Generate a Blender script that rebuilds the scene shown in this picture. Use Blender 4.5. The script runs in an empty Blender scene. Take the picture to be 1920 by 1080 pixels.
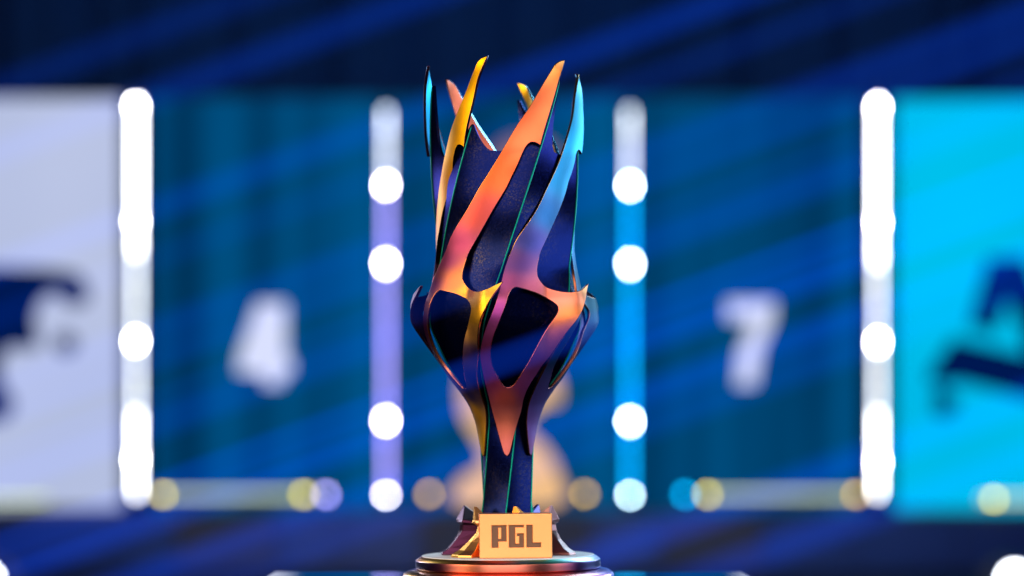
import bpy, bmesh, math, random
from mathutils import Vector, Matrix
from mathutils.geometry import delaunay_2d_cdt

random.seed(7)
scene = bpy.context.scene
C = scene.collection
R = math.radians
MM = 0.001

# ------------------------------------------------------------------ camera
CAM_Z = 0.137
CAM_X = 0.0035
CAM_D = 1.95
cam = bpy.data.cameras.new('camera')
cam_o = bpy.data.objects.new('camera', cam)
C.objects.link(cam_o)
cam_o.location = (CAM_X, -CAM_D, CAM_Z)
cam_o.rotation_euler = (R(90), 0, 0)
cam.sensor_width = 36
cam.lens = 36 * CAM_D / 0.96
cam.shift_y = 281 / 1920
cam.clip_start = 0.05
cam.clip_end = 200
cam.dof.use_dof = True
cam.dof.focus_distance = CAM_D - 0.058
cam.dof.aperture_fstop = 2.05
scene.camera = cam_o

# ------------------------------------------------------------------ world, lamps, exposure
world = bpy.data.worlds.new('World')
scene.world = world
world.use_nodes = True
bg = world.node_tree.nodes['Background']
bg.inputs['Color'].default_value = (0.02, 0.08, 0.42, 1)
bg.inputs['Strength'].default_value = 0.10
scene.view_settings.view_transform = 'Standard'
scene.view_settings.look = 'None'
scene.view_settings.exposure = 0
scene.view_settings.gamma = 1
scene.cycles.use_denoising = True
scene.cycles.denoiser = 'OPENIMAGEDENOISE'
scene.cycles.denoising_input_passes = 'RGB_ALBEDO_NORMAL'
scene.cycles.max_bounces = 6
scene.cycles.volume_bounces = 0


def area(name, loc, target, sx, sy, power, col, spread=180):
    l = bpy.data.lights.new(name, 'AREA')
    l.shape = 'RECTANGLE'
    l.size, l.size_y = sx, sy
    l.energy = power
    l.color = col
    l.spread = R(spread)
    o = bpy.data.objects.new(name, l)
    C.objects.link(o)
    o.location = loc
    o.rotation_euler = (Vector(target) - Vector(loc)).to_track_quat('-Z', 'Y').to_euler()
    return o


def spot(name, loc, target, power, col, size, soft=0.01, blend=0.2):
    l = bpy.data.lights.new(name, 'SPOT')
    l.energy = power
    l.color = col
    l.spot_size = R(size)
    l.spot_blend = blend
    l.shadow_soft_size = soft
    o = bpy.data.objects.new(name, l)
    C.objects.link(o)
    o.location = loc
    o.rotation_euler = (Vector(target) - Vector(loc)).to_track_quat('-Z', 'Y').to_euler()
    return o


area('front_softbox_lamp', (-0.2, -2.5, 0.8), (0, 0, 0.28), 2.6, 1.5, 50, (1.0, 0.93, 0.86))
area('left_warm_lamp', (-1.7, -0.9, 0.7), (0, 0, 0.3), 0.9, 1.1, 26, (1.0, 0.8, 0.42))
area('right_blue_lamp', (1.7, -0.6, 0.65), (0, 0, 0.33), 1.0, 1.2, 18, (0.6, 0.84, 1.0))
area('added_cyan_rim', (0.9, 1.6, 1.3), (0, 0, 0.35), 0.8, 0.5, 20, (0.45, 0.85, 1.0))  # unseen lamp added to draw rim highlights from behind
spot('added_left_base_spot', (-1.3, 1.7, 0.45), (-0.02, 0.02, 0.02), 60, (0.8, 0.88, 1.0), 6.5, 0.12)  # unseen narrow spot added to brighten only the base top
spot('added_right_base_spot', (1.3, 1.7, 0.45), (0.02, 0.02, 0.02), 60, (0.8, 0.9, 1.0), 6.5, 0.12)  # its unseen twin, added for the base top from the other side
area('added_right_back_rim', (1.9, 1.15, 0.6), (0, 0, 0.4), 0.9, 0.9, 22, (0.5, 0.85, 1.0))  # unseen lamp added so the blue and cyan blades light up
area('added_violet_rim', (-1.2, 1.4, 0.75), (0, 0, 0.35), 0.5, 0.7, 8, (0.7, 0.75, 1.0))  # unseen lamp added for the left rear rim
spot('gold_follow_spot', (0.75, -1.5, 1.25), (0.0, 0, 0.3), 14, (1.0, 0.82, 0.45), 22, 0.015)
area('curtain_wash_lamp', (0, 8.0, 4.2), (0, 10.6, 2.6), 5.0, 0.5, 15, (0.03, 0.32, 0.9))


# ------------------------------------------------------------------ materials
def lin(r, g, b):
    f = lambda v: (v / 12.92 if v <= 0.04045 else ((v + 0.055) / 1.055) ** 2.4)
    return (f(r / 255), f(g / 255), f(b / 255))


def new_mat(name):
    m = bpy.data.materials.new(name)
    m.use_nodes = True
    nt = m.node_tree
    return m, nt, nt.nodes['Principled BSDF'], nt.nodes['Material Output']


def N(nt, t, **kw):
    n = nt.nodes.new(t)
    for k, v in kw.items():
        setattr(n, k, v)
    return n


def metal(name, col, rough=0.3, metallic=1.0, noise=0.06, bump=0.0, scale=900, attr=None):
    """satin coated metal: colour flat or from a stored colour attribute, fine grain in the gloss"""
    m, nt, p, out = new_mat(name)
    p.inputs['Metallic'].default_value = metallic
    tc = N(nt, 'ShaderNodeTexCoord')
    nz = N(nt, 'ShaderNodeTexNoise')
    nz.inputs['Scale'].default_value = scale
    nz.inputs['Detail'].default_value = 3
    nt.links.new(tc.outputs['Object'], nz.inputs['Vector'])
    big = N(nt, 'ShaderNodeTexNoise')
    big.inputs['Scale'].default_value = 35
    big.inputs['Detail'].default_value = 5
    nt.links.new(tc.outputs['Object'], big.inputs['Vector'])
    add = N(nt, 'ShaderNodeMath', operation='ADD')
    nt.links.new(nz.outputs['Fac'], add.inputs[0])
    nt.links.new(big.outputs['Fac'], add.inputs[1])
    mr = N(nt, 'ShaderNodeMapRange')
    mr.inputs['From Min'].default_value = 0.6
    mr.inputs['From Max'].default_value = 1.4
    mr.inputs['To Min'].default_value = rough - noise
    mr.inputs['To Max'].default_value = rough + noise
    nt.links.new(add.outputs[0], mr.inputs['Value'])
    nt.links.new(mr.outputs['Result'], p.inputs['Roughness'])
    if attr:
        a = N(nt, 'ShaderNodeAttribute', attribute_name=attr)
        mx = N(nt, 'ShaderNodeMix', data_type='RGBA', blend_type='MULTIPLY')
        mx.inputs['Factor'].default_value = 0.25
        nt.links.new(a.outputs['Color'], mx.inputs['A'])
        nt.links.new(add.outputs[0], mx.inputs['B'])
        nt.links.new(mx.outputs['Result'], p.inputs['Base Color'])
    else:
        p.inputs['Base Color'].default_value = (*col, 1)
    if bump:
        b = N(nt, 'ShaderNodeBump')
        b.inputs['Strength'].default_value = bump
        b.inputs['Distance'].default_value = 0.0004
        nt.links.new(nz.outputs['Fac'], b.inputs['Height'])
        nt.links.new(b.outputs['Normal'], p.inputs['Normal'])
    return m


def flake_metal(name, col, flake, rough=0.22):
    """dark glossy coat with fine metal flakes"""
    m, nt, p, out = new_mat(name)
    tc = N(nt, 'ShaderNodeTexCoord')
    v = N(nt, 'ShaderNodeTexVoronoi')
    v.inputs['Scale'].default_value = 1100
    nt.links.new(tc.outputs['Object'], v.inputs['Vector'])
    sep = N(nt, 'ShaderNodeSeparateColor')
    nt.links.new(v.outputs['Color'], sep.inputs['Color'])
    mr = N(nt, 'ShaderNodeMapRange')
    mr.inputs['From Min'].default_value = 0.62
    mr.inputs['From Max'].default_value = 1.0
    nt.links.new(sep.outputs['Red'], mr.inputs['Value'])
    mx = N(nt, 'ShaderNodeMix', data_type='RGBA')
    mx.inputs['A'].default_value = (*col, 1)
    mx.inputs['B'].default_value = (*flake, 1)
    pn = N(nt, 'ShaderNodeTexNoise')
    pn.inputs['Scale'].default_value = 22
    pn.inputs['Detail'].default_value = 4
    nt.links.new(tc.outputs['Object'], pn.inputs['Vector'])
    pm_ = N(nt, 'ShaderNodeMapRange')
    pm_.inputs['From Min'].default_value = 0.42
    pm_.inputs['From Max'].default_value = 0.68
    nt.links.new(pn.outputs['Fac'], pm_.inputs['Value'])
    ml = N(nt, 'ShaderNodeMath', operation='MULTIPLY')
    nt.links.new(mr.outputs['Result'], ml.inputs[0])
    nt.links.new(pm_.outputs['Result'], ml.inputs[1])
    nt.links.new(ml.outputs[0], mx.inputs['Factor'])
    nt.links.new(mx.outputs['Result'], p.inputs['Base Color'])
    p.inputs['Metallic'].default_value = 0.9
    p.inputs['Specular Tint'].default_value = (0.25, 0.3, 0.6, 1)
    rr = N(nt, 'ShaderNodeMapRange')
    rr.inputs['To Min'].default_value = rough
    rr.inputs['To Max'].default_value = rough + 0.12
    nt.links.new(sep.outputs['Green'], rr.inputs['Value'])
    nt.links.new(rr.outputs['Result'], p.inputs['Roughness'])
    b = N(nt, 'ShaderNodeBump')
    b.inputs['Strength'].default_value = 0.10
    b.inputs['Distance'].default_value = 0.0002
    nt.links.new(sep.outputs['Blue'], b.inputs['Height'])
    nt.links.new(b.outputs['Normal'], p.inputs['Normal'])
    return m


def emit(name, col, strength):
    m, nt, p, out = new_mat(name)
    nt.nodes.remove(p)
    e = N(nt, 'ShaderNodeEmission')
    e.inputs['Color'].default_value = (*col, 1)
    e.inputs['Strength'].default_value = strength
    nt.links.new(e.outputs[0], out.inputs['Surface'])
    return m


def screen_mat(name, c1, c2, strength=1.0, stretch=(1.6, 1, 0.12), scale=1.0):
    """a lit display surface with soft upright bands in its picture"""
    m, nt, p, out = new_mat(name)
    nt.nodes.remove(p)
    tc = N(nt, 'ShaderNodeTexCoord')
    mp = N(nt, 'ShaderNodeMapping')
    mp.inputs['Scale'].default_value = stretch
    nz = N(nt, 'ShaderNodeTexNoise')
    nz.inputs['Scale'].default_value = scale
    nz.inputs['Detail'].default_value = 2
    nt.links.new(tc.outputs['Object'], mp.inputs['Vector'])
    nt.links.new(mp.outputs['Vector'], nz.inputs['Vector'])
    cr = N(nt, 'ShaderNodeValToRGB')
    cr.color_ramp.elements[0].position = 0.35
    cr.color_ramp.elements[0].color = (*c1, 1)
    cr.color_ramp.elements[1].position = 0.68
    cr.color_ramp.elements[1].color = (*c2, 1)
    nt.links.new(nz.outputs['Fac'], cr.inputs['Fac'])
    e = N(nt, 'ShaderNodeEmission')
    e.inputs['Strength'].default_value = strength
    nt.links.new(cr.outputs['Color'], e.inputs['Color'])
    nt.links.new(e.outputs[0], out.inputs['Surface'])
    return m


def rough_mat(name, c1, c2, rough=0.6, scale=4.0):
    m, nt, p, out = new_mat(name)
    tc = N(nt, 'ShaderNodeTexCoord')
    nz = N(nt, 'ShaderNodeTexNoise')
    nz.inputs['Scale'].default_value = scale
    nz.inputs['Detail'].default_value = 6
    nt.links.new(tc.outputs['Object'], nz.inputs['Vector'])
    mx = N(nt, 'ShaderNodeMix', data_type='RGBA')
    mx.inputs['A'].default_value = (*c1, 1)
    mx.inputs['B'].default_value = (*c2, 1)
    nt.links.new(nz.outputs['Fac'], mx.inputs['Factor'])
    nt.links.new(mx.outputs['Result'], p.inputs['Base Color'])
    p.inputs['Roughness'].default_value = rough
    return m


M_COAT = metal('petal_coat_and_shade', (1, 1, 1), 0.45, attr='coat', noise=0.08, scale=1400, bump=0.12)  # stored tint mixes iridescent coating with reflected light and shade
M_EDGE = metal('petal_edge_coating', (1, 1, 1), 0.22, attr='edge', noise=0.04)
M_CUP = flake_metal('dark_flake_coating', (0.0025, 0.005, 0.045), (0.036, 0.026, 0.028), 0.15)
M_RIDGE = metal('teal_ridge_coating', lin(16, 128, 112), 0.4, noise=0.0)
M_BASE = metal('base_coat_and_reflections', (1, 1, 1), 0.3, attr='coat', noise=0.04)  # stored tint holds iridescence and reflections together
M_DECK = metal('pale_satin_deck', lin(226, 228, 240), 0.5, metallic=0.15, noise=0.08)
M_CLAW = metal('claw_coating', (1, 1, 1), 0.38, attr='coat', noise=0.05, bump=0.1)
M_PLATE = metal('rose_gold_plate', lin(246, 162, 100), 0.38, noise=0.05, bump=0.15)
M_LETTER = metal('engraved_bronze', lin(130, 92, 72), 0.6, metallic=0.6)


# ------------------------------------------------------------------ helpers
def tag(o, label=None, cat=None, group=None, kind=None):
    if label: o['label'] = label
    if cat: o['category'] = cat
    if group: o['group'] = group
    if kind: o['kind'] = kind
    return o


def link(name, me, mats, parent=None):
    o = bpy.data.objects.new(name, me)
    C.objects.link(o)
    for m in (mats if isinstance(mats, (list, tuple)) else [mats]):
        if m.name not in [x.name for x in me.materials if x]:
            me.materials.append(m)
    if parent:
        o.parent = parent
    return o


def mesh(name, verts, faces, smooth=False):
    me = bpy.data.meshes.new(name)
    me.from_pydata([tuple(v) for v in verts], [], faces)
    bm = bmesh.new()
    bm.from_mesh(me)
    bmesh.ops.recalc_face_normals(bm, faces=bm.faces)
    bm.to_mesh(me)
    bm.free()
    if smooth:
        me.polygons.foreach_set('use_smooth', [True] * len(me.polygons))
    me.update()
    return me


def empty(name, loc=(0, 0, 0)):
    o = bpy.data.objects.new(name, None)
    o.empty_display_size = 0.05
    C.objects.link(o)
    o.location = loc
    return o


def sm(t):
    t = max(0.0, min(1.0, t))
    return t * t * (3 - 2 * t)


def table(tab):
    """smooth interpolation through (x, y) pairs, monotone cubic"""
    tab = sorted(tab)
    xs = [a for a, _ in tab]
    ys = [b for _, b in tab]
    n = len(xs)
    d = [(ys[i + 1] - ys[i]) / (xs[i + 1] - xs[i]) for i in range(n - 1)]
    s = [d[0]] + [0 if d[i - 1] * d[i] <= 0 else 2 * d[i - 1] * d[i] / (d[i - 1] + d[i]) for i in range(1, n - 1)] + [d[-1]]

    def f(x):
        if x <= xs[0]: return ys[0]
        if x >= xs[-1]: return ys[-1]
        for i in range(n - 1):
            if x <= xs[i + 1]:
                h = xs[i + 1] - xs[i]
                t = (x - xs[i]) / h
                return ((1 + 2 * t) * (1 - t) ** 2 * ys[i] + t * (1 - t) ** 2 * h * s[i]
                        + t * t * (3 - 2 * t) * ys[i + 1] + t * t * (t - 1) * h * s[i + 1])
    return f


def pol(th, h, r):
    """angle in degrees from the front (positive to the right), height and radius in mm"""
    a = R(th)
    return Vector((r * math.sin(a) * MM, -r * math.cos(a) * MM, h * MM))


def box_mesh(name, sx, sy, sz, bev=0.0, seg=2, z0=True):
    bm = bmesh.new()
    bmesh.ops.create_cube(bm, size=1)
    for v in bm.verts:
        v.co = Vector((v.co.x * sx, v.co.y * sy, (v.co.z + (0.5 if z0 else 0)) * sz))
    if bev:
        bmesh.ops.bevel(bm, geom=bm.edges[:], offset=bev, segments=seg, affect='EDGES', profile=0.5)
    me = bpy.data.meshes.new(name)
    bm.to_mesh(me)
    bm.free()
    return me


def lathe(name, prof, n=128):
    verts, faces = [], []
    for (r, h) in prof:
        for i in range(n):
            verts.append(pol(360 * i / n, h, r))
    for j in range(len(prof) - 1):
        for i in range(n):
            a, b = j * n + i, j * n + (i + 1) % n
            faces.append((a, b, b + n, a + n))
    faces.append(tuple(range(n)))
    faces.append(tuple(range((len(prof) - 1) * n, len(prof) * n)))
    return mesh(name, verts, faces)


# background point: (px, py) on the upright plane that stands B times as far away as the trophy
PX = 0.0005
def at(px, py, B):
    return Vector((CAM_X + (px - 960) * PX * B, -CAM_D + CAM_D * B, CAM_Z + (821 - py) * PX * B))


# ================================================================== THE STAGE BEHIND
BW = 6.0
# dark stage floor
fl_z = at(0, 1076, BW).z
fm = mesh('stage_floor', [(-14, -6, fl_z), (14, -6, fl_z), (14, 13, fl_z), (-14, 13, fl_z)], [(0, 1, 2, 3)])
tag(link('floor', fm, rough_mat('stage_floor_paint', (0.012, 0.018, 0.035), (0.03, 0.035, 0.06), 0.22, 2.0)), kind='structure')

# curtain with upright folds above and behind the screens
cv, cf = [], []
p0, p1 = at(-500, 1070, 6.7), at(2420, -420, 6.7)
n = 420
for i in range(n + 1):
    x = p0.x + (p1.x - p0.x) * i / n
    yo = 0.07 * math.sin(x * 9.0) + 0.04 * math.sin(x * 21 + 1.3) + 0.03 * math.sin(x * 4.1 + 0.5)
    cv += [(x, p0.y + yo, p0.z), (x, p0.y + yo * 0.8, p1.z)]
for i in range(n):
    cf.append((2 * i, 2 * i + 2, 2 * i + 3, 2 * i + 1))
cm = mesh('curtain', cv, cf, True)
cu = link('stage_curtain', cm, rough_mat('navy_curtain_cloth', (0.02, 0.09, 0.24), (0.05, 0.16, 0.34), 0.85, 1.2))
md = cu.modifiers.new('thickness', 'SOLIDIFY')
md.thickness = 0.01
tag(cu, 'dark navy stage curtain hanging in upright folds above the screens', 'curtain')


def panel(name, x0, y0, x1, y1, B, mat, parent=None, depth=0.06, bev=0.004):
    a, b = at(x0, y1, B), at(x1, y0, B)
    me = box_mesh(name, b.x - a.x, depth, b.z - a.z, bev)
    o = link(name, me, mat, parent)
    o.location = ((a.x + b.x) / 2, a.y + depth / 2, a.z)
    return o


def flat_shape(name, pts, B, mat, parent, proud=0.006, thick=0.004):
    """a flat printed figure on a screen, given its own small thickness"""
    w = [at(x, y, B) for x, y in pts]
    bm = bmesh.new()
    vs = [bm.verts.new((p.x, p.y - proud, p.z)) for p in w]
    f = bm.faces.new(vs)
    r = bmesh.ops.extrude_face_region(bm, geom=[f])
    for v in [g for g in r['geom'] if isinstance(g, bmesh.types.BMVert)]:
        v.co.y += thick
    bmesh.ops.recalc_face_normals(bm, faces=bm.faces)
    me = bpy.data.meshes.new(name)
    bm.to_mesh(me)
    bm.free()
    o = link(name, me, mat)
    o.parent = parent
    o.matrix_parent_inverse = parent.matrix_world.inverted() if parent else Matrix()
    return o


def smooth_poly(pts, k=6):
    out = []
    n = len(pts)
    for i in range(n):
        p0, p1, p2, p3 = (Vector(pts[(i + j - 1) % n]) for j in range(4))
        for s in range(k):
            t = s / k
            q = 0.5 * ((2 * p1) + (p2 - p0) * t + (2 * p0 - 5 * p1 + 4 * p2 - p3) * t * t + (3 * p1 - p0 - 3 * p2 + p3) * t ** 3)
            out.append((q.x, q.y))
    return out


def ellipse(cx, cy, rx, ry, n=40):
    return [(cx + rx * math.cos(2 * math.pi * i / n), cy + ry * math.sin(2 * math.pi * i / n)) for i in range(n)]


M_CASE = rough_mat('black_screen_casing', (0.01, 0.012, 0.02), (0.02, 0.022, 0.03), 0.5)


def screen(name, x0, y0, x1, y1, B, mat, label, cat='screen'):
    root = empty(name, at((x0 + x1) / 2, y1, B))
    bpy.context.view_layer.update()
    case = panel('casing', x0 - 2, y0 - 2, x1 + 2, y1 + 2, B + 0.03, M_CASE, None, 0.08)
    face = panel('display', x0, y0, x1, y1, B, mat, None, 0.02)
    for o in (case, face):
        o.parent = root
        o.matrix_parent_inverse = Matrix.Translation(-root.location)
    tag(root, label, cat)
    return root


M_BLUE = screen_mat('blue_screen_picture', lin(0, 50, 88), lin(0, 84, 136), 1.0, (3.0, 1, 0.10))
M_DIGIT = emit('white_digit_light', lin(214, 220, 248), 1.05)
M_PEACH = emit('peach_emblem_light', lin(242, 192, 138), 1.0)
M_PEACH_DIM = emit('dim_peach_emblem_light', lin(150, 120, 140), 0.8)
M_NAVY = emit('navy_logo_light', lin(0, 30, 96), 0.7)

wall = screen('score_screen', 284, 182, 1616, 958, BW, M_BLUE,
              'wide blurred blue stage screen with white 4 and 7 behind the trophy')


def on_screen(o, root):
    o.parent = root
    o.matrix_parent_inverse = Matrix.Translation(-root.location)
    return o


def sshape(name, pts, mat, root, proud=0.004):
    w = [at(x, y, BW) for x, y in pts]
    bm = bmesh.new()
    vs = [bm.verts.new((p.x, p.y - proud, p.z)) for p in w]
    f = bm.faces.new(vs)
    r = bmesh.ops.extrude_face_region(bm, geom=[f])
    for v in [g for g in r['geom'] if isinstance(g, bmesh.types.BMVert)]:
        v.co.y += proud - 0.001
    bmesh.ops.triangulate(bm, faces=[q for q in bm.faces if len(q.verts) > 4])
    bmesh.ops.recalc_face_normals(bm, faces=bm.faces)
    me = bpy.data.meshes.new(name)
    bm.to_mesh(me)
    bm.free()
    return on_screen(link(name, me, mat), root)


four = [(483, 568), (536, 568), (536, 672), (548, 674), (546, 700), (532, 702), (528, 722), (496, 722), (494, 702),
        (446, 698), (448, 668)]
seven = [(1364, 566), (1452, 566), (1450, 600), (1428, 650), (1416, 722), (1380, 722), (1386, 660), (1412, 600), (1364, 600)]
d4 = sshape('digit', four, M_DIGIT, wall)
d4['label'] = 'white digit 4'
d7 = sshape('digit', seven, M_DIGIT, wall)
d7['label'] = 'white digit 7'
e1 = smooth_poly([(868, 700), (905, 670), (985, 672), (1040, 700), (1048, 752), (1020, 760), (985, 800), (1020, 838),
                  (1046, 885), (1046, 945), (862, 945), (860, 905), (905, 870), (898, 830), (868, 775)])
em = sshape('emblem', e1, M_PEACH, wall)
em['label'] = 'peach curved emblem glowing behind the trophy stem'
em2 = sshape('emblem', ellipse(985, 300, 62, 46), M_PEACH_DIM, wall)
em2['label'] = 'dim pinkish round top of the emblem'

M_WHITE = screen_mat('pale_screen_picture', lin(184, 196, 232), lin(200, 210, 243), 0.9, (0.5, 1, 0.5))
M_CYAN = screen_mat('cyan_screen_picture', lin(0, 188, 236), lin(0, 202, 246), 0.95, (0.5, 1, 0.5))
lw = screen('team_screen', -420, 184, 226, 952, BW, M_WHITE, 'pale lilac-white team screen with dark animal-like logo at left edge')
rw = screen('team_screen', 1678, 186, 2340, 956, BW, M_CYAN, 'bright cyan team screen with dark angular logo at right edge')
l1 = smooth_poly([(-90, 506), (-20, 500), (50, 502), (104, 506), (152, 518), (166, 562), (134, 574), (106, 552), (80, 562), (66, 600),
                  (72, 650), (24, 652), (8, 664), (2, 710), (26, 756), (0, 790), (-90, 770)])
g1 = sshape('logo', l1, M_NAVY, lw)
g1['label'] = 'dark navy curled logo'
g1b = sshape('logo', ellipse(124, 644, 20, 20), M_NAVY, lw)
a1 = [(1852, 484), (1924, 482), (1992, 640), (1990, 690), (2040, 724), (2010, 772), (1880, 736), (1800, 716), (1744, 722), (1740, 700), (1786, 634),
      (1926, 666), (1914, 620), (1888, 562), (1866, 624), (1816, 612)]
g2 = sshape('logo', a1, M_NAVY, rw)
g2['label'] = 'dark navy angular logo'
sshape('logo', smooth_poly([(1756, 730), (1772, 732), (1786, 742), (1796, 760), (1776, 780), (1752, 772)]), M_NAVY, rw)


# ---- stage platform below the screens
plat = panel('platform', -500, 962, 2420, 1077, BW - 0.12, rough_mat('platform_paint', (0.02, 0.03, 0.07), (0.05, 0.05, 0.09), 0.45, 1.5), None, 1.2, 0.01)
plat.name = 'stage'
tag(plat, kind='structure')
M_FRONT = rough_mat('brown_platform_board', (0.10, 0.055, 0.04), (0.16, 0.085, 0.06), 0.5, 3.0)
M_FRONT2 = rough_mat('navy_platform_board', (0.02, 0.035, 0.14), (0.035, 0.055, 0.2), 0.4, 3.0)
xs = [-300, -60, 210, 330, 520, 640, 790, 1110, 1240, 1430, 1600, 1800, 2050]
for i in range(len(xs) - 1):
    b = panel('board', xs[i] + 2, 970, xs[i + 1] - 2, 1068, BW - 0.135, M_FRONT if i in (3, 6, 8) else M_FRONT2, None, 0.03, 0.004)
    b.parent = plat
    b.matrix_parent_inverse = Matrix.Translation(-plat.location)
area('platform_glow_lamp', (0.0, 7.2, -0.3), (0, 11, -0.3), 6, 0.2, 24, (0.10, 0.34, 1.0))


# ---- light tubes
def tube_mesh(name, length, r, n=16):
    bm = bmesh.new()
    rings = [(0.0, 0.25), (0.35, 0.75), (1.0, 1.0)]
    prof = [(r * b, r * a) for a, b in rings] + [(r * b, length - r * a) for a, b in reversed(rings)]
    prev = None
    for (rr, z) in prof:
        ring = [bm.verts.new((rr * math.cos(2 * math.pi * i / n), rr * math.sin(2 * math.pi * i / n), z)) for i in range(n)]
        if prev:
            for i in range(n):
                bm.faces.new((prev[i], prev[(i + 1) % n], ring[(i + 1) % n], ring[i]))
        else:
            bm.faces.new(ring[::-1])
        prev = ring
    bm.faces.new(prev)
    me = bpy.data.meshes.new(name)
    bm.to_mesh(me)
    bm.free()
    me.polygons.foreach_set('use_smooth', [True] * len(me.polygons))
    return me


def bulb_mesh(name, rx, rz):
    bm = bmesh.new()
    bmesh.ops.create_uvsphere(bm, u_segments=16, v_segments=10, radius=1)
    for v in bm.verts:
        v.co = Vector((v.co.x * rx, v.co.y * rx, v.co.z * rz))
    me = bpy.data.meshes.new(name)
    bm.to_mesh(me)
    bm.free()
    me.polygons.foreach_set('use_smooth', [True] * len(me.polygons))
    return me


E_CACHE = {}
def em_mat(key, col, s):
    if key not in E_CACHE:
        E_CACHE[key] = emit(key, col, s)
    return E_CACHE[key]


WHITE = (1.0, 1.0, 1.0)
BT = 5.85
TR = 4 * PX * BT


def light_tube(x, segs, bulbs, label, bulb_mat, top, bottom):
    root = empty('light_tube', at(x, bottom, BT))
    base = at(x, bottom, BT)
    # slim black rail the light segments clip to
    rail = link('rail', box_mesh('rail', 0.028, 0.02, at(x, top, BT).z - base.z, 0.003), M_CASE, root)
    rail.location = (0, 0.03, 0)
    for (y0, y1, mat) in segs:
        L = (y1 - y0) * PX * BT
        s = link('light_segment', tube_mesh('light_segment', L, TR), mat, root)
        s.location = (0, 0, (bottom - y1) * PX * BT)
    for (y, rz) in bulbs:
        b = link('bulb', bulb_mesh('bulb', 5 * PX * BT, rz * PX * BT), bulb_mat, root)
        b.location = (0, -0.02, (bottom - y) * PX * BT)
    tag(root, label, 'light tube', 'upright light tubes between the screens')
    return root


TW = em_mat('white_tube_light', lin(250, 252, 255), 13)
TM = em_mat('mid_white_tube_light', lin(232, 241, 252), 5.4)
TD = em_mat('soft_white_tube_light', lin(225, 232, 250), 4.6)
TP = em_mat('lilac_tube_light', lin(150, 138, 228), 5.2)
TB = em_mat('azure_tube_light', lin(0, 150, 222), 5.2)
BWH = em_mat('white_bulb_light', WHITE, 62)
BLI = em_mat('lilac_white_bulb_light', lin(245, 240, 255), 62)
BCY = em_mat('cyan_white_bulb_light', lin(205, 242, 255), 62)

light_tube(256, [(197, 430, TW), (431, 480, TW), (481, 585, TM), (586, 690, TM), (691, 770, TM), (771, 930, TW)],
           [(200, 8), (416, 9), (640, 10), (862, 9)], 'white light tube at the edge of the lilac-white screen', BWH, 172, 957)
light_tube(1645, [(198, 430, TW), (431, 500, TW), (501, 590, TM), (591, 690, TM), (691, 770, TM), (771, 930, TW)],
           [(201, 8), (418, 9), (642, 10), (866, 9)], 'white light tube at the edge of the cyan screen', BWH, 172, 957)
light_tube(724, [(205, 255, TM), (256, 345, TD), (346, 492, TP), (493, 788, TP), (789, 926, TP)],
           [(348, 9), (495, 10), (789, 9), (928, 3)], 'lilac light tube with white bulbs left of the trophy', BLI, 178, 957)
light_tube(1181, [(205, 255, TM), (256, 345, TD), (346, 492, TB), (493, 788, TB), (789, 926, TB)],
           [(349, 9), (496, 10), (790, 9), (928, 3)], 'azure light tube with white bulbs right of the trophy', BCY, 178, 957)

# ---- low light strips along the platform edge
TY = em_mat('yellow_bulb_light', (0.9, 0.74, 0.02), 10)
TS = em_mat('pale_strip_light', lin(184, 198, 160), 2.2)
TL = em_mat('lilac_end_bulb_light', lin(170, 160, 235), 15)
TC = em_mat('azure_end_bulb_light', lin(0, 160, 225), 15)
TA = em_mat('amber_bulb_light', (1.0, 0.6, 0.02), 7.5)


def light_strip(x0, x1, y, bulbs, label, seg=TS):
    root = empty('light_strip', at((x0 + x1) / 2, y, BT))
    bar = link('rail', box_mesh('rail', (x1 - x0) * PX * BT, 0.02, 0.02, 0.003), M_CASE, root)
    bar.location = (0, 0.03, -0.025)
    if seg:
        t = link('light_segment', tube_mesh('light_segment', (x1 - x0) * PX * BT, TR), seg, root)
        t.rotation_euler = (0, R(90), 0)
        t.location = (-(x1 - x0) * PX * BT / 2, 0, 0)
    for (x, mat) in bulbs:
        b = link('bulb', bulb_mesh('bulb', 6 * PX * BT, 6 * PX * BT), mat, root)
        b.location = ((x - (x0 + x1) / 2) * PX * BT, -0.02, 0)
    tag(root, label, 'light strip', 'low light strips on the platform edge')
    return root


light_strip(300, 590, 927, [(306, TY), (570, TY), (612, TL)], 'pale horizontal light strip with yellow ends below the digit 4')
light_strip(1330, 1615, 927, [(1284, TC), (1326, TY), (1604, TA)], 'pale horizontal light strip with yellow end below the digit 7')
light_strip(790, 820, 926, [(805, TA)], 'short amber light on the platform just left of the trophy', None)
light_strip(1080, 1110, 926, [(1096, TA)], 'short amber light on the platform just right of the trophy', None)
light_strip(1840, 2100, 936, [(1862, TY)], 'yellowish light strip under the cyan screen')
light_strip(-160, 90, 936, [], 'faint yellowish light strip under the lilac-white screen')

def stage_lamp(x, y, B, label, strength, col, tilt):
    """moving-head stage lamp: base, yoke, head and bright lens"""
    p = at(x, y, B)
    root = empty('stage_lamp', (p.x, p.y, p.z - 0.30))
    link('lamp_base', box_mesh('lamp_base', 0.26, 0.24, 0.09, 0.015), M_CASE, root)
    for s in (-1, 1):
        a = link('yoke_arm', box_mesh('yoke_arm', 0.025, 0.10, 0.26, 0.008), M_CASE, root)
        a.location = (s * 0.115, 0, 0.09)
    head = link('lamp_head', tube_mesh('lamp_head', 0.24, 0.095, 24), M_CASE, root)
    head.location = (0, 0.12, 0.30)
    head.rotation_euler = (R(90 - tilt), 0, 0)
    lens = link('lens', bulb_mesh('lens', 0.05, 0.02), em_mat('lens_' + label[:6], col, strength), root)
    lens.location = (0, -0.135, 0.30)
    lens.rotation_euler = (R(90 - tilt), 0, 0)
    tag(root, label, 'stage lamp', 'stage lamps at the lower corners')


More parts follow.
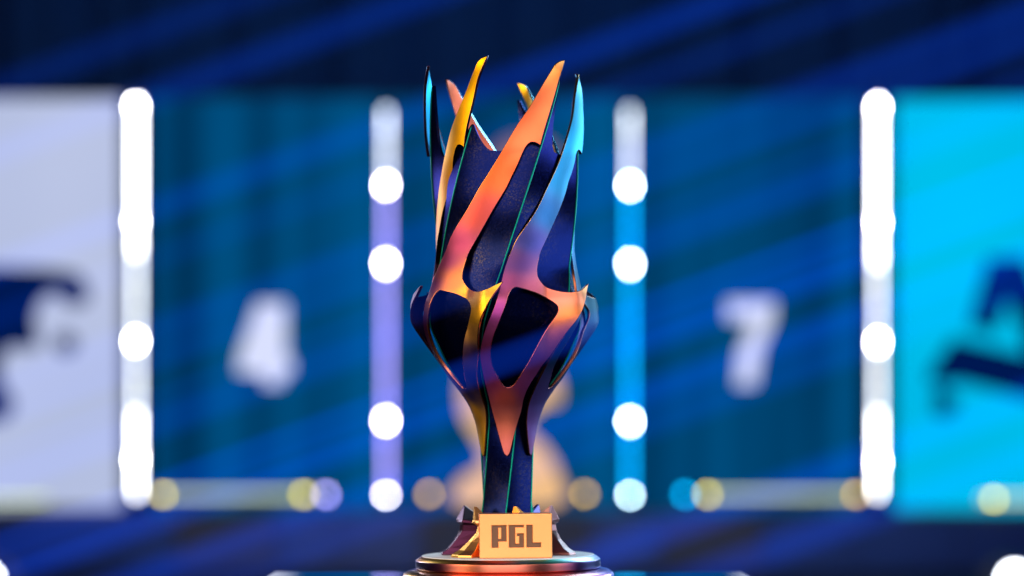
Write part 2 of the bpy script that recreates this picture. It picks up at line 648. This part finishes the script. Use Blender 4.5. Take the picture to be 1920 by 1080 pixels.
stage_lamp(1890, 1082, 5.4, 'stage lamp with glaring white lens at the lower right corner', 26, lin(240, 246, 255), 0)
stage_lamp(-14, 1084, 5.4, 'stage lamp with glaring blue-white lens at the lower left corner', 26, lin(190, 220, 255), 0)


# ================================================================== THE TROPHY
trophy = empty('trophy', (0, 0, 0))
trophy.rotation_euler = (0, -0.0095, 0)
tag(trophy, 'tall iridescent trophy of curved metal blades on a round stepped base', 'trophy')

# ---- petal surface
r_petal = table([(497.5, 76), (472.5, 74), (447.5, 70), (422.5, 66), (402.5, 63.5), (383.5, 62.5), (357.5, 63.5), (332.5, 64.5),
                 (312.5, 65), (297.5, 66.5), (287.5, 68), (271.5, 71), (260, 74), (247.5, 74.5), (232.5, 72), (215, 66), (195, 54.5),
                 (180, 43.5), (165, 34.5), (147.5, 29), (117.5, 25.5)])


# the free blade above the hook leans outward to the right: radius and angle of its two edges by height
bl_th = table([(300, 2.4), (316.5, 8.8), (328.6, 16.3), (345.1, 27.2), (363.6, 37.6), (380.2, 47.9), (397.9, 58.3), (420.8, 70.7), (436.3, 80.2), (453.8, 89.6), (468.8, 97.0), (477.1, 101.2), (482.2, 106.0)])
br_th = table([(300, 28.2), (316.0, 35.5), (332.6, 44.7), (347.6, 52.9), (362.8, 61.3), (372.5, 66.0), (382.8, 71.5), (394, 80.0), (401.4, 87.0), (412.5, 89.0), (428.0, 92.8), (446.4, 97.7), (462.3, 102.0), (474.8, 106.7), (482.2, 109.5)])
bl_r = table([(300, 68), (316.5, 68.0), (328.6, 66.4), (345.1, 64.2), (363.6, 62.6), (380.2, 62.0), (397.9, 62.4), (420.8, 64.0), (436.3, 65.3), (453.8, 66.8), (468.8, 70.1), (482.2, 74.3)])
br_r = table([(300, 64.5), (316.0, 63.6), (332.6, 63.7), (347.6, 64.3), (362.8, 64.6), (372.5, 65.2), (382.8, 67.4), (394.1, 70.9), (401.4, 72.9), (412.5, 74.2), (428.0, 75.2), (446.4, 75.7), (462.3, 76.0), (474.8, 75.4), (482.2, 74.6)])


def petal_r(th, h, lean=0.0):
    left = sm((30 - th) / 38) * sm((340 - h) / 70) * sm((h - 190) / 70)
    hook = sm((th - 30) / 20) * sm((307.5 - h) / 25) * sm((h - 188) / 60)
    low = r_petal(h) + 8.0 * left + 19 * hook
    w = sm((h - 302) / 34)
    if w <= 0:
        return low
    a, b = bl_th(h), br_th(h)
    t = max(-0.15, min(1.15, (th - a) / max(2.0, b - a)))
    return low * (1 - w) + w * (bl_r(h) + (br_r(h) - bl_r(h) + lean * sm((h - 310) / 90) * sm((478 - h) / 40)) * t)


# outline as (degrees round the axis from the petal's foot, height in mm); runs between sharp corners
RUNS = [
    [(0.62, 119.7), (-7.5, 124.2), (-19.1, 145.9), (-24.4, 164.1), (-24.4, 179.2), (-22.8, 196.0), (-21.2, 210.3), (-17.2, 224.3),
     (-12.8, 237.4), (-9.5, 246.8), (-6.7, 256.3), (-4.7, 265.9), (-3.3, 273.2), (-0.9, 287.8), (2.6, 300.5), (8.8, 316.5), (16.3, 328.6),
     (27.2, 345.1), (37.6, 363.6), (47.9, 380.2), (58.3, 397.9), (70.7, 420.8), (80.2, 436.3), (89.6, 453.8), (97.0, 468.8),
     (101.2, 477.1), (105.2, 480.4), (109.6, 482.2)],
    [(109.6, 482.2), (106.7, 474.8), (102.0, 462.3), (97.7, 446.4), (92.8, 428.0), (89.0, 412.5), (87.0, 401.4)],
    [(87.0, 401.4), (84.6, 403.7), (80.7, 404.7), (77.2, 401.2), (74.0, 394.1), (70.0, 382.8), (65.6, 372.5), (61.3, 362.8), (52.9, 347.6),
     (44.7, 332.6), (35.5, 316.0), (29.9, 305.6), (26.6, 295.6), (25.2, 287.2), (26.4, 281.2), (30.6, 275.0), (37.2, 270.6), (42.0, 269.0),
     (46.0, 269.2), (50.0, 271.0), (54.4, 274.3), (59.2, 277.6)],
    [(59.2, 277.6), (53.0, 264.3), (49.4, 254.5), (45.2, 241.9), (41.6, 229.4), (38.0, 212.6), (33.2, 200.8), (27.3, 185.0), (24.8, 173.1),
     (24.3, 160.2), (15.0, 140.0), (6.25, 123.7), (0.62, 119.7)],
]
HOLE = [(6.2, 272.3), (11.5, 271.7), (22.6, 268.1), (30.1, 263.8), (34.6, 259.6), (36.8, 255.2), (36.4, 249.8), (33.4, 241.7), (27.4, 227.1),
        (21.7, 210.8), (17.5, 200.5), (9.6, 186.8), (3.2, 183.0), (-3.3, 184.9), (-7.75, 192.1), (-11.5, 200.7), (-12.0, 212.5),
        (-9.2, 225.6), (-4.2, 240.6), (0.0, 255.4), (2.6, 266.9)]
KX = 1.15   # mm of arc per degree, used only to lay the outline out flat


def catmull_open(pts, step):
    out = []
    P = [Vector((a * KX, b)) for a, b in pts]
    P = [2 * P[0] - P[1]] + P + [2 * P[-1] - P[-2]]
    for i in range(1, len(P) - 2):
        p0, p1, p2, p3 = P[i - 1], P[i], P[i + 1], P[i + 2]
        k = max(1, int(round((p2 - p1).length / step)))
        for s in range(k):
            t = s / k
            out.append(0.5 * ((2 * p1) + (p2 - p0) * t + (2 * p0 - 5 * p1 + 4 * p2 - p3) * t * t + (3 * p1 - p0 - 3 * p2 + p3) * t ** 3))
    return out


def build_petal_layout():
    outer = []
    for run in RUNS:
        outer += catmull_open(run, 2.0)
    hp = [(a, b) for a, b in HOLE]
    hole = []
    nH = len(hp)
    for i in range(nH):
        p0, p1, p2, p3 = (Vector((hp[(i + j - 1) % nH][0] * KX, hp[(i + j - 1) % nH][1])) for j in range(4))
        k = max(1, int(round((p2 - p1).length / 2.0)))
        for s in range(k):
            t = s / k
            hole.append(0.5 * ((2 * p1) + (p2 - p0) * t + (2 * p0 - 5 * p1 + 4 * p2 - p3) * t * t + (3 * p1 - p0 - 3 * p2 + p3) * t ** 3))

    def inside(p, poly):
        c = False
        j = len(poly) - 1
        for i in range(len(poly)):
            a, b = poly[i], poly[j]
            if (a.y > p.y) != (b.y > p.y) and p.x < (b.x - a.x) * (p.y - a.y) / (b.y - a.y) + a.x:
                c = not c
            j = i
        return c

    pts = outer + hole
    nb, no = len(pts), len(outer)
    bound = list(pts)
    xs_ = [p.x for p in outer]
    ys_ = [p.y for p in outer]
    g = 3.0
    row = 0
    y = min(ys_)
    while y < max(ys_):
        x = min(xs_) + (g / 2 if row % 2 else 0)
        while x < max(xs_):
            p = Vector((x, y))
            if inside(p, outer) and not inside(p, hole):
                if min((p - q).length_squared for q in bound) > (0.55 * g) ** 2:
                    pts.append(p)
            x += g
        y += g * 0.866
        row += 1
    edges = [(i, (i + 1) % no) for i in range(no)] + [(no + i, no + (i + 1) % (nb - no)) for i in range(nb - no)]
    vs, es, fs, ov, oe, of = delaunay_2d_cdt(pts, edges, [], 0, 1e-5)
    tris = []
    for f in fs:
        c = sum((vs[i] for i in f), Vector((0, 0))) / 3
        if inside(c, outer) and not inside(c, hole):
            tris.append(tuple(f))
    cnt = {}
    for f in tris:
        for i in range(3):
            a, b = f[i], f[(i + 1) % 3]
            cnt[(a, b)] = cnt.get((a, b), 0) + 1
    border = [(a, b) for (a, b) in cnt if (b, a) not in cnt]
    return vs, tris, border


LAY = build_petal_layout()
THICK = 2.8


def idw(points, th, h):
    num = [0.0, 0.0, 0.0]
    den = 0
    for (t, y, c) in points:
        d = ((t - th) * 0.8) ** 2 + (y - h) ** 2 + 30
        w = 1 / d ** 1.6
        den += w
        for i in range(3):
            num[i] += w * c[i]
    return tuple(v / den for v in num)


def petal(base_deg, coat_shade_pts, edge_l, edge_r, lean=0.0):
    vs, tris, border = LAY
    n = len(vs)
    V, F = [], []
    TH = [(v.x / KX, v.y) for v in vs]
    for (t, h) in TH:
        V.append(pol(t + base_deg, h, petal_r(t, h, lean)))
    for (t, h) in TH:
        # the inner face lies along the surface normal
        e = 0.4
        a = pol(t + base_deg, h, petal_r(t, h, lean))
        du = pol(t + e + base_deg, h, petal_r(t + e, h, lean)) - a
        dv = pol(t + base_deg, h + e, petal_r(t, h + e, lean)) - a
        nn = du.cross(dv).normalized()
        V.append(a - nn * THICK * MM)
    for f in tris:
        F.append(f)
        F.append(tuple(n + i for i in reversed(f)))
    nt_ = len(F)
    for (a, b) in border:
        F.append((b, a, a + n, b + n))
    me = bpy.data.meshes.new('petal')
    me.from_pydata([tuple(v) for v in V], [], F)
    me.update()
    mi = [0] * nt_ + [1] * (len(F) - nt_)
    me.polygons.foreach_set('material_index', mi)
    me.polygons.foreach_set('use_smooth', [True] * len(F))
    coat = me.color_attributes.new('coat', 'FLOAT_COLOR', 'POINT')  # coating colour with reflected light and shade mixed in
    edge = me.color_attributes.new('edge', 'FLOAT_COLOR', 'POINT')
    lincol = [(t, h, lin(*c)) for t, h, c in coat_shade_pts]
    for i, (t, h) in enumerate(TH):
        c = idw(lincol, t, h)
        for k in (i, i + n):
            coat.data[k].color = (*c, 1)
            if h > 300:
                ec = edge_r if t < (bl_th(h) + br_th(h)) / 2 else (64, 34, 60)
            else:
                ec = edge_l
            edge.data[k].color = (*lin(*ec), 1)
    o = link('petal', me, [M_COAT, M_EDGE], trophy)
    bv = o.modifiers.new('bevel', 'BEVEL')
    bv.width = 0.00055
    bv.segments = 2
    bv.limit_method = 'ANGLE'
    bv.angle_limit = R(50)
    bv.material = 1
    bv.harden_normals = True
    return o


GOLD = (250, 186, 40)
PINK = (230, 110, 120)
CYAN = (70, 190, 235)
COAT_SHADE_ORANGE = [(106, 476, (255, 160, 90)), (95, 440, (252, 130, 84)), (80, 415, (250, 116, 74)), (60, 375, (230, 96, 52)), (40, 340, (180, 72, 70)),  # petal tables: iridescent coating plus reflected light and shade put into the colour
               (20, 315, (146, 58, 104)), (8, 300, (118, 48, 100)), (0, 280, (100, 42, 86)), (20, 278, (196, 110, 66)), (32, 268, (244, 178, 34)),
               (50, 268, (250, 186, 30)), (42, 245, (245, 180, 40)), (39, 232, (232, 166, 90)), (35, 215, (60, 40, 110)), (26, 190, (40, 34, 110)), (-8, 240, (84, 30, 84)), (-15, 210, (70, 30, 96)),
               (5, 176, (50, 40, 110)), (0, 162, (250, 180, 50)), (0, 125, (250, 190, 40)), (-22, 180, (80, 40, 110))]  # dark purple and navy stops are belly shade put into the colour
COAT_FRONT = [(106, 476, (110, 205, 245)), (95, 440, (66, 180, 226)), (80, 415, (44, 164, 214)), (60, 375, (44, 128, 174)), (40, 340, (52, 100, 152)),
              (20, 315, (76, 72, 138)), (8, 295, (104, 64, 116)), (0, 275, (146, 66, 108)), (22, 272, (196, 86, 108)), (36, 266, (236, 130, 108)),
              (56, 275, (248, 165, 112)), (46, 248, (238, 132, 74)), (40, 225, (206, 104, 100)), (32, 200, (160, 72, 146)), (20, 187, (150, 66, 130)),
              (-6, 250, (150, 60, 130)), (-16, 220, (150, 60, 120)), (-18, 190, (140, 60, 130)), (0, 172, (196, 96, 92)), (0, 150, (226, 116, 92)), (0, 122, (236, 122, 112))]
COAT_SHADE_GOLD = [(106, 476, (252, 184, 16)), (80, 415, (250, 178, 20)), (50, 360, (240, 160, 20)), (30, 325, (238, 166, 90)), (8, 295, (230, 150, 130)),
             (40, 265, (70, 36, 70)), (30, 215, (44, 24, 70)), (-10, 230, (40, 34, 90)), (0, 150, (90, 70, 160))]  # dark plum stops below the blade are shade in the tint
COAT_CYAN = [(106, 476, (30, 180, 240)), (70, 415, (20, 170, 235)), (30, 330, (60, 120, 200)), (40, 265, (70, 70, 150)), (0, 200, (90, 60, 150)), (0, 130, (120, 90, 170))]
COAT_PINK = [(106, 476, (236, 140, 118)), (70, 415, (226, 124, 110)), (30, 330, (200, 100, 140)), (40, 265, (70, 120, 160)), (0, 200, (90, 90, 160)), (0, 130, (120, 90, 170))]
COAT_SHADE_VIOLET = [(106, 476, (250, 190, 50)), (70, 415, (240, 180, 60)), (30, 330, (80, 150, 210)), (40, 265, (16, 60, 84)), (20, 215, (24, 50, 110)), (-10, 220, (24, 60, 100)),  # hook darkened in the tint to stand for shade
               (0, 170, (110, 84, 160)), (0, 150, (130, 86, 160)), (0, 122, (150, 84, 140))]

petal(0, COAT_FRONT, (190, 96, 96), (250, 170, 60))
petal(-60, COAT_SHADE_ORANGE, (200, 116, 70), (250, 180, 70))
petal(-120, COAT_SHADE_GOLD, (130, 74, 96), (150, 80, 90), -6)
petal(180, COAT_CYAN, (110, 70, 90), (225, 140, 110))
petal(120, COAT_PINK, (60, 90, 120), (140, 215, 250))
petal(60, COAT_SHADE_VIOLET, (140, 84, 76), (130, 210, 240))

# ---- inner cup: six flat twisting sides, points at the corners
r_cup = table([(62, 27), (80, 25.5), (120, 25), (147, 25), (167, 29), (182, 38), (202, 52), (222, 62.5), (247, 73), (268, 73.5), (284, 71), (297, 68.7),
               (322, 68.5), (397, 68.5), (422, 69), (470, 69.5)])


cup_corner = table([(50, -67), (62, -64.5), (117, -49), (310, 3), (430, 37.8), (470, 49.6)])


US = [0, 1.2, 2.6, 4, 5.5, 7, 9, 11, 13, 16, 20, 25, 30, 35, 40, 44, 47, 50, 52.5, 55, 57, 58.5]


def rim(k, u):
    hi = (k % 2 == 0)
    a = u if hi else 60 - u           # distance from the high corner
    b = 60 - a
    high = 464 if a < 1.5 else 464 - 66 * (1 - (1 - min(1, (a - 1.5) / 24)) ** 2.6)
    low = 422 if b < 1 else 422 - 26 * (1 - (1 - min(1, (b - 1) / 30)) ** 2.4)
    return max(high, low)


def cup_pt(k, u, h, inset=0.0):
    d = u - 30
    r = r_cup(h) * math.cos(R(30)) / math.cos(R(d)) * (1 + 0.012 * math.cos(R(d * 3)))
    return pol(cup_corner(h) + 60 * k + u, h, r - inset)


cols = [(k, u) for k in range(6) for u in US]
nc = len(cols)
NR = 72
V, F = [], []
for j in range(NR + 1):
    t = j / NR
    for (k, u) in cols:
        T = rim(k, u)
        V.append(cup_pt(k, u, 62 + (T - 62) * t))
NI = 26
for j in range(NI + 1):
    t = j / NI
    for (k, u) in cols:
        T = rim(k, u)
        V.append(cup_pt(k, u, T - 0.2 - (T - 0.2 - 255) * t, 2.4))
for j in range(NR + 1 + NI):
    for i in range(nc):
        a, b = j * nc + i, j * nc + (i + 1) % nc
        F.append((a, b, b + nc, a + nc))
F.append(tuple((NR + 1 + NI) * nc + i for i in range(nc)))
me = mesh('cup', V, F, True)
cup = link('cup', me, M_CUP, trophy)
md = cup.modifiers.new('edges', 'EDGE_SPLIT')
md.split_angle = R(28)
cup['label'] = 'dark flaked six-sided twisting cup and stem'

# ridges along the corners
for k in range(6):
    T = rim(k, 0) - 1.0
    V, F = [], []
    nr, ns = 90, 6
    for j in range(nr + 1):
        h = 62 + (T - 62) * j / nr
        c = pol(cup_corner(h) + 60 * k, h, r_cup(h) + 0.1)
        rad = pol(cup_corner(h) + 60 * k, 0, 1).normalized()
        tan = Vector((-rad.y, rad.x, 0))
        w = 0.8 * MM * (1 if j < nr else 0.4)
        for s in range(ns):
            a = 2 * math.pi * s / ns
            V.append(c + rad * w * math.cos(a) + tan * w * math.sin(a))
    for j in range(nr):
        for s in range(ns):
            a, b = j * ns + s, j * ns + (s + 1) % ns
            F.append((a, b, b + ns, a + ns))
    F.append(tuple(range(ns)))
    F.append(tuple(nr * ns + s for s in range(ns)))
    link('ridge', mesh('ridge', V, F, True), M_RIDGE, trophy)


# ---- stepped round base
def coat_reflections_by_angle(me, pts, side=None, split=0):  # stores iridescence and reflected tones as vertex colour round the axis
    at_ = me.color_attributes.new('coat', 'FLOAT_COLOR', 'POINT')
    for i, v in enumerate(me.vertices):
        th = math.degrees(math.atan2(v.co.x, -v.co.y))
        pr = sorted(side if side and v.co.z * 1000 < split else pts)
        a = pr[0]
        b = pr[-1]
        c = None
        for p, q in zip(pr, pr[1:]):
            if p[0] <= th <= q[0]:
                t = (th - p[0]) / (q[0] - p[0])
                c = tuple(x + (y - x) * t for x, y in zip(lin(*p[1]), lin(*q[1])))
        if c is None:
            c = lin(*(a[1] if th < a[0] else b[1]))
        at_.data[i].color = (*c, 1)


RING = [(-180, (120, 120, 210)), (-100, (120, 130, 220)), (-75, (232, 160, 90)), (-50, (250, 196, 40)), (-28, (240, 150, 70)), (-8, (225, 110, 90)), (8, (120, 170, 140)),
        (28, (90, 190, 160)), (45, (150, 150, 190)), (70, (196, 190, 226)), (90, (150, 170, 230)), (180, (120, 120, 210))]  # chamfer reflections painted into the iridescent tint
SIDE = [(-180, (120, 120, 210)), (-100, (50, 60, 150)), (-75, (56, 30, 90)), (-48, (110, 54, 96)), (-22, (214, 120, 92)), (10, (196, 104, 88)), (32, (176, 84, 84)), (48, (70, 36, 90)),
        (66, (24, 24, 96)), (90, (30, 60, 150)), (180, (120, 120, 210))]  # dark ends and copper middle are painted reflections on the upright side
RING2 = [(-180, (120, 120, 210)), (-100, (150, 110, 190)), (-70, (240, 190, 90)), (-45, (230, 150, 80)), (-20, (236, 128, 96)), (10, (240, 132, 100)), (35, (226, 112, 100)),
         (60, (140, 80, 130)), (90, (70, 90, 190)), (180, (120, 120, 210))]  # foot reflections painted into the iridescent tint
prof1 = [(20, 26.9), (60, 26.9), (80.8, 26.9), (81.2, 26.9), (82, 26.7), (86, 23.8), (86.7, 23.0), (86.7, 16.4), (86.0, 15.3), (84.5, 14.8), (84.5, 13.6)]
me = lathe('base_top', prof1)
coat_reflections_by_angle(me, RING, SIDE, 23.5)
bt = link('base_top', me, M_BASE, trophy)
deck = link('base_deck', lathe('base_deck', [(20, 26.0), (80.3, 26.0), (80.7, 26.4), (80.7, 27.2), (80.3, 27.5), (20, 27.5)]), M_DECK, trophy)
deck.data.polygons.foreach_set('use_smooth', [True] * len(deck.data.polygons))
md = deck.modifiers.new('edges', 'EDGE_SPLIT')
md.split_angle = R(22)
prof2 = [(84.4, 14.5), (88, 14.4), (94.5, 13.0), (97.6, 11.2), (99.0, 8.5), (99.0, 1.0), (98.2, 0.0), (20, 0.0)]
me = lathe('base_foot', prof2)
coat_reflections_by_angle(me, RING2)
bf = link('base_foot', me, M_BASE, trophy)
for o in (bt, bf):
    b = o.modifiers.new('bevel', 'BEVEL')
    b.width = 0.0005
    b.segments = 3
    b.limit_method = 'ANGLE'
    b.angle_limit = R(25)
    o.data.polygons.foreach_set('use_smooth', [True] * len(o.data.polygons))
    md = o.modifiers.new('edges', 'EDGE_SPLIT')
    md.split_angle = R(22)


# ---- faceted root claws around the foot of the stem
def claw(deg, col_a, col_b, q=1.0):
    # sections up the claw: height, outer ridge radius, half width, side radius, inner radius, sideways lean
    S = [(27.6, 65 * q, 13.0, 61 * q, 34, -3), (30.0, 64.5 * q, 12.8, 60.5 * q, 33, -3), (34, 58 * q, 10.2, 54.5 * q, 31, -1.5), (42, 50.5 * q, 6.8, 48 * q, 28, 1), (50, 46 * q, 4.2, 42 * q, 26, 3),
         (56, 45 * q, 4.0, 41 * q, 26, 4), (58.5, 48.5 * q, 11.5, 41 * q, 25, 4), (61, 48.5 * q, 11.0, 40 * q, 25, 3.5), (74, 43 * q, 1.6, 41 * q, 28, -3)]
    V, F = [], []
    for (h, ro, hw, rs, ri, lean) in S:
        drop = 10 if h > 70 else (2 if h > 57 else 0)
        for (x, r) in ((0, ro), (hw, rs), (hw * 0.7, ri), (-hw * 0.7, ri), (-hw, rs)):
            V.append(Vector(((x + lean) * MM, -r * MM, (h - (drop if r == ri else 0)) * MM)))
    n = 5
    for j in range(len(S) - 1):
        for i in range(n):
            a, b = j * n + i, j * n + (i + 1) % n
            F.append((a, b, b + n, a + n))
    F.append(tuple(range(n)))
    F.append(tuple((len(S) - 1) * n + i for i in range(n)))
    me = mesh('root_claw', V, F)
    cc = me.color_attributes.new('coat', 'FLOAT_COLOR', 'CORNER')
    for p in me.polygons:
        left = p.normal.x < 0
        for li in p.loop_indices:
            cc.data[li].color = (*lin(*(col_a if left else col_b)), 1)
    o = link('root_claw', me, M_CLAW, trophy)
    o.rotation_euler = (0, 0, R(deg))
    b = o.modifiers.new('bevel', 'BEVEL')
    b.width = 0.0006
    b.segments = 2
    b.limit_method = 'ANGLE'
    b.angle_limit = R(12)
    return o


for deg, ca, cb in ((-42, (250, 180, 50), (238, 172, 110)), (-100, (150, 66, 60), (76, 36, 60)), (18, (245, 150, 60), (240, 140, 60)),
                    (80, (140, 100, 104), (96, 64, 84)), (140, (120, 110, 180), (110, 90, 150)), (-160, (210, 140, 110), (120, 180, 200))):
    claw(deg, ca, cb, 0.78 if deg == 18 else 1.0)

# ---- name plate with recessed lettering
PW, PH, PD = 66.4, 40.6, 26.0
plate = empty('name_plate')
plate.parent = trophy
plate.location = (7.4 * MM, -60.0 * MM, 27.45 * MM)
plate.rotation_euler = (0, 0, R(2.0))
# letter strokes in mm from the plate's lower left corner (x0, z0, x1, z1)
LET = {
    'P': [(11.6, 10.0, 17.1, 29.8), (17.1, 28.2, 24.6, 29.8), (20.4, 15.6, 24.6, 28.2), (17.1, 15.6, 20.4, 17.4)],
    'G': [(27.2, 10.0, 32.5, 29.8), (32.5, 28.2, 40.4, 29.8), (32.5, 10.0, 40.4, 12.8), (36.6, 12.8, 40.4, 22.2), (34.6, 20.4, 36.6, 22.2)],
    'L': [(43.3, 10.0, 48.4, 29.8), (48.4, 10.0, 55.9, 13.8)],
}
zoff = 0.0
rects = [r for v in LET.values() for r in v]
xsC = sorted({0.0, PW} | {v for r in rects for v in (r[0], r[2])})
zsC = sorted({0.0, PH} | {v for r in rects for v in (r[1], r[3])})


def in_letter(x, z):
    return any(r[0] < x < r[2] and r[1] < z < r[3] for r in rects)


DEP = 1.3
bm = bmesh.new()
vc = {}
def vv(x, y, z):
    key = (round(x, 3), round(y, 3), round(z, 3))
    if key not in vc:
        vc[key] = bm.verts.new(((x - PW / 2) * MM, y * MM, z * MM))
    return vc[key]
cell = [[in_letter((xsC[i] + xsC[i + 1]) / 2, (zsC[j] + zsC[j + 1]) / 2) for j in range(len(zsC) - 1)] for i in range(len(xsC) - 1)]
for i in range(len(xsC) - 1):
    for j in range(len(zsC) - 1):
        x0, x1, z0, z1 = xsC[i], xsC[i + 1], zsC[j], zsC[j + 1]
        if not cell[i][j]:
            bm.faces.new((vv(x0, 0, z0), vv(x1, 0, z0), vv(x1, 0, z1), vv(x0, 0, z1)))
        else:
            for (di, dj, a, b) in ((-1, 0, (x0, z0), (x0, z1)), (1, 0, (x1, z0), (x1, z1)), (0, -1, (x0, z0), (x1, z0)), (0, 1, (x0, z1), (x1, z1))):
                if not cell[i + di][j + dj]:
                    bm.faces.new((vv(a[0], 0, a[1]), vv(b[0], 0, b[1]), vv(b[0], DEP + 0.5, b[1]), vv(a[0], DEP + 0.5, a[1])))
# sides, top, bottom, back follow the same cuts so the block is closed
for i in range(len(xsC) - 1):
    for z in (0.0, PH):
        bm.faces.new((vv(xsC[i], 0, z), vv(xsC[i + 1], 0, z), vv(xsC[i + 1], PD, z), vv(xsC[i], PD, z)))
for j in range(len(zsC) - 1):
    for x in (0.0, PW):
        bm.faces.new((vv(x, 0, zsC[j]), vv(x, 0, zsC[j + 1]), vv(x, PD, zsC[j + 1]), vv(x, PD, zsC[j])))
bmesh.ops.recalc_face_normals(bm, faces=bm.faces)
me = bpy.data.meshes.new('plate_block')
bm.to_mesh(me)
bm.free()
pb = link('plate_block', me, M_PLATE, plate)
b = pb.modifiers.new('bevel', 'BEVEL')
b.width = 0.0007
b.segments = 3
b.limit_method = 'ANGLE'
b.angle_limit = R(40)
for ch, rs in LET.items():
    x0, x1 = min(r[0] for r in rs), max(r[2] for r in rs)
    V, F = [], []
    for r in rs:
        n0 = len(V)
        for yy in (DEP, DEP + 0.4):
            V += [((r[0] - PW / 2) * MM, yy * MM, r[1] * MM), ((r[2] - PW / 2) * MM, yy * MM, r[1] * MM),
                  ((r[2] - PW / 2) * MM, yy * MM, r[3] * MM), ((r[0] - PW / 2) * MM, yy * MM, r[3] * MM)]
        F += [(n0, n0 + 1, n0 + 2, n0 + 3), (n0 + 7, n0 + 6, n0 + 5, n0 + 4)]
        for q in range(4):
            F.append((n0 + (q + 1) % 4, n0 + q, n0 + 4 + q, n0 + 4 + (q + 1) % 4))
    me = bpy.data.meshes.new('letter')
    me.from_pydata(V, [], F)
    o = link('letter', me, M_LETTER, plate)
    o['label'] = 'engraved letter ' + ch

# small glossy black display table the base stands on; its back edge just shows at the bottom of the picture
M_GLOSS = rough_mat('glossy_black_table_top', (0.004, 0.006, 0.010), (0.006, 0.008, 0.014), 0.04, 30)
tb = empty('display_table', (0, -0.157, fl_z))
tt = link('table_top', box_mesh('table_top', 0.48, 0.69, 0.03, 0.0006), M_GLOSS, tb)
tt.location = (0, 0, -0.0305 - fl_z)
for sx in (-1, 1):
    for sy in (-1, 1):
        lg = link('leg', box_mesh('leg', 0.03, 0.03, -0.0305 - fl_z, 0.003), M_CASE, tb)
        lg.location = (sx * 0.21, sy * 0.31, 0)
tag(tb, 'glossy black table top under the trophy base', 'table')


# ================================================================== BEAMS IN THE HAZE
def beam(px0, py0, px1, py1, B0, B1, w, col, strength):
    """slim cone of lit haze between two places on the stage"""
    a, b = at(px0, py0, B0), at(px1, py1, B1)
    ax = b - a
    L = ax.length
    q = ax.to_track_quat('Z', 'Y')
    bm = bmesh.new()
    r0, r1 = w * PX * B0 / 2 * 0.85, w * PX * B1 / 2 * 1.15
    n = 20
    A = [bm.verts.new((r0 * math.cos(2 * math.pi * i / n), r0 * math.sin(2 * math.pi * i / n), 0)) for i in range(n)]
    Bv = [bm.verts.new((r1 * math.cos(2 * math.pi * i / n), r1 * math.sin(2 * math.pi * i / n), L)) for i in range(n)]
    for i in range(n):
        bm.faces.new((A[i], A[(i + 1) % n], Bv[(i + 1) % n], Bv[i]))
    bm.faces.new(A[::-1])
    bm.faces.new(Bv)
    me = bpy.data.meshes.new('light_beam')
    bm.to_mesh(me)
    bm.free()
    m, nt, p, out = new_mat('beam_haze')
    nt.nodes.remove(p)
    pv = N(nt, 'ShaderNodeVolumePrincipled')
    pv.inputs['Density'].default_value = 0.0
    pv.inputs['Emission Color'].default_value = (*col, 1)
    pv.inputs['Emission Strength'].default_value = strength / (w * PX * (B0 + B1) / 2)
    nt.links.new(pv.outputs[0], out.inputs['Volume'])
    o = link('light_beam', me, m)
    o.location = a
    o.rotation_euler = q.to_euler()
    tag(o, 'blue light beam slanting up to the right through the stage haze', 'light beam', 'blue light beams across the stage', 'stuff')
    return o


SL = 0.365
BC = (0.0, 0.07, 0.95)
for (c, w, s, B0, B1) in ((163, 70, 0.10, 5.4, 5.2), (285, 70, 0.16, 5.3, 5.0), (497, 62, 0.20, 5.0, 4.6), (592, 44, 0.10, 5.5, 5.3), (724, 60, 0.17, 4.6, 4.2),
                          (778, 60, 0.16, 5.2, 5.0), (905, 58, 0.20, 5.0, 4.4), (1076, 74, 0.30, 4.2, 4.0),
                          (1180, 66, 0.28, 4.0, 3.8), (1240, 60, 0.17, 4.8, 4.6), (1450, 70, 0.26, 4.4, 4.2), (1560, 70, 0.20, 4.4, 4.2)):
    beam(-500, c + 500 * SL, 2420, c - 2420 * SL, B0, B1, w * 0.72, BC, s * 1.0)
# beams that cross in front of the trophy
beam(-300, 1020 + 300 * SL, 2300, 1020 - 2300 * SL, 0.80, 0.80, 62, BC, 0.16)
beam(-300, 860 + 300 * SL, 2300, 860 - 2300 * SL, 0.78, 0.78, 70, BC, 0.06)
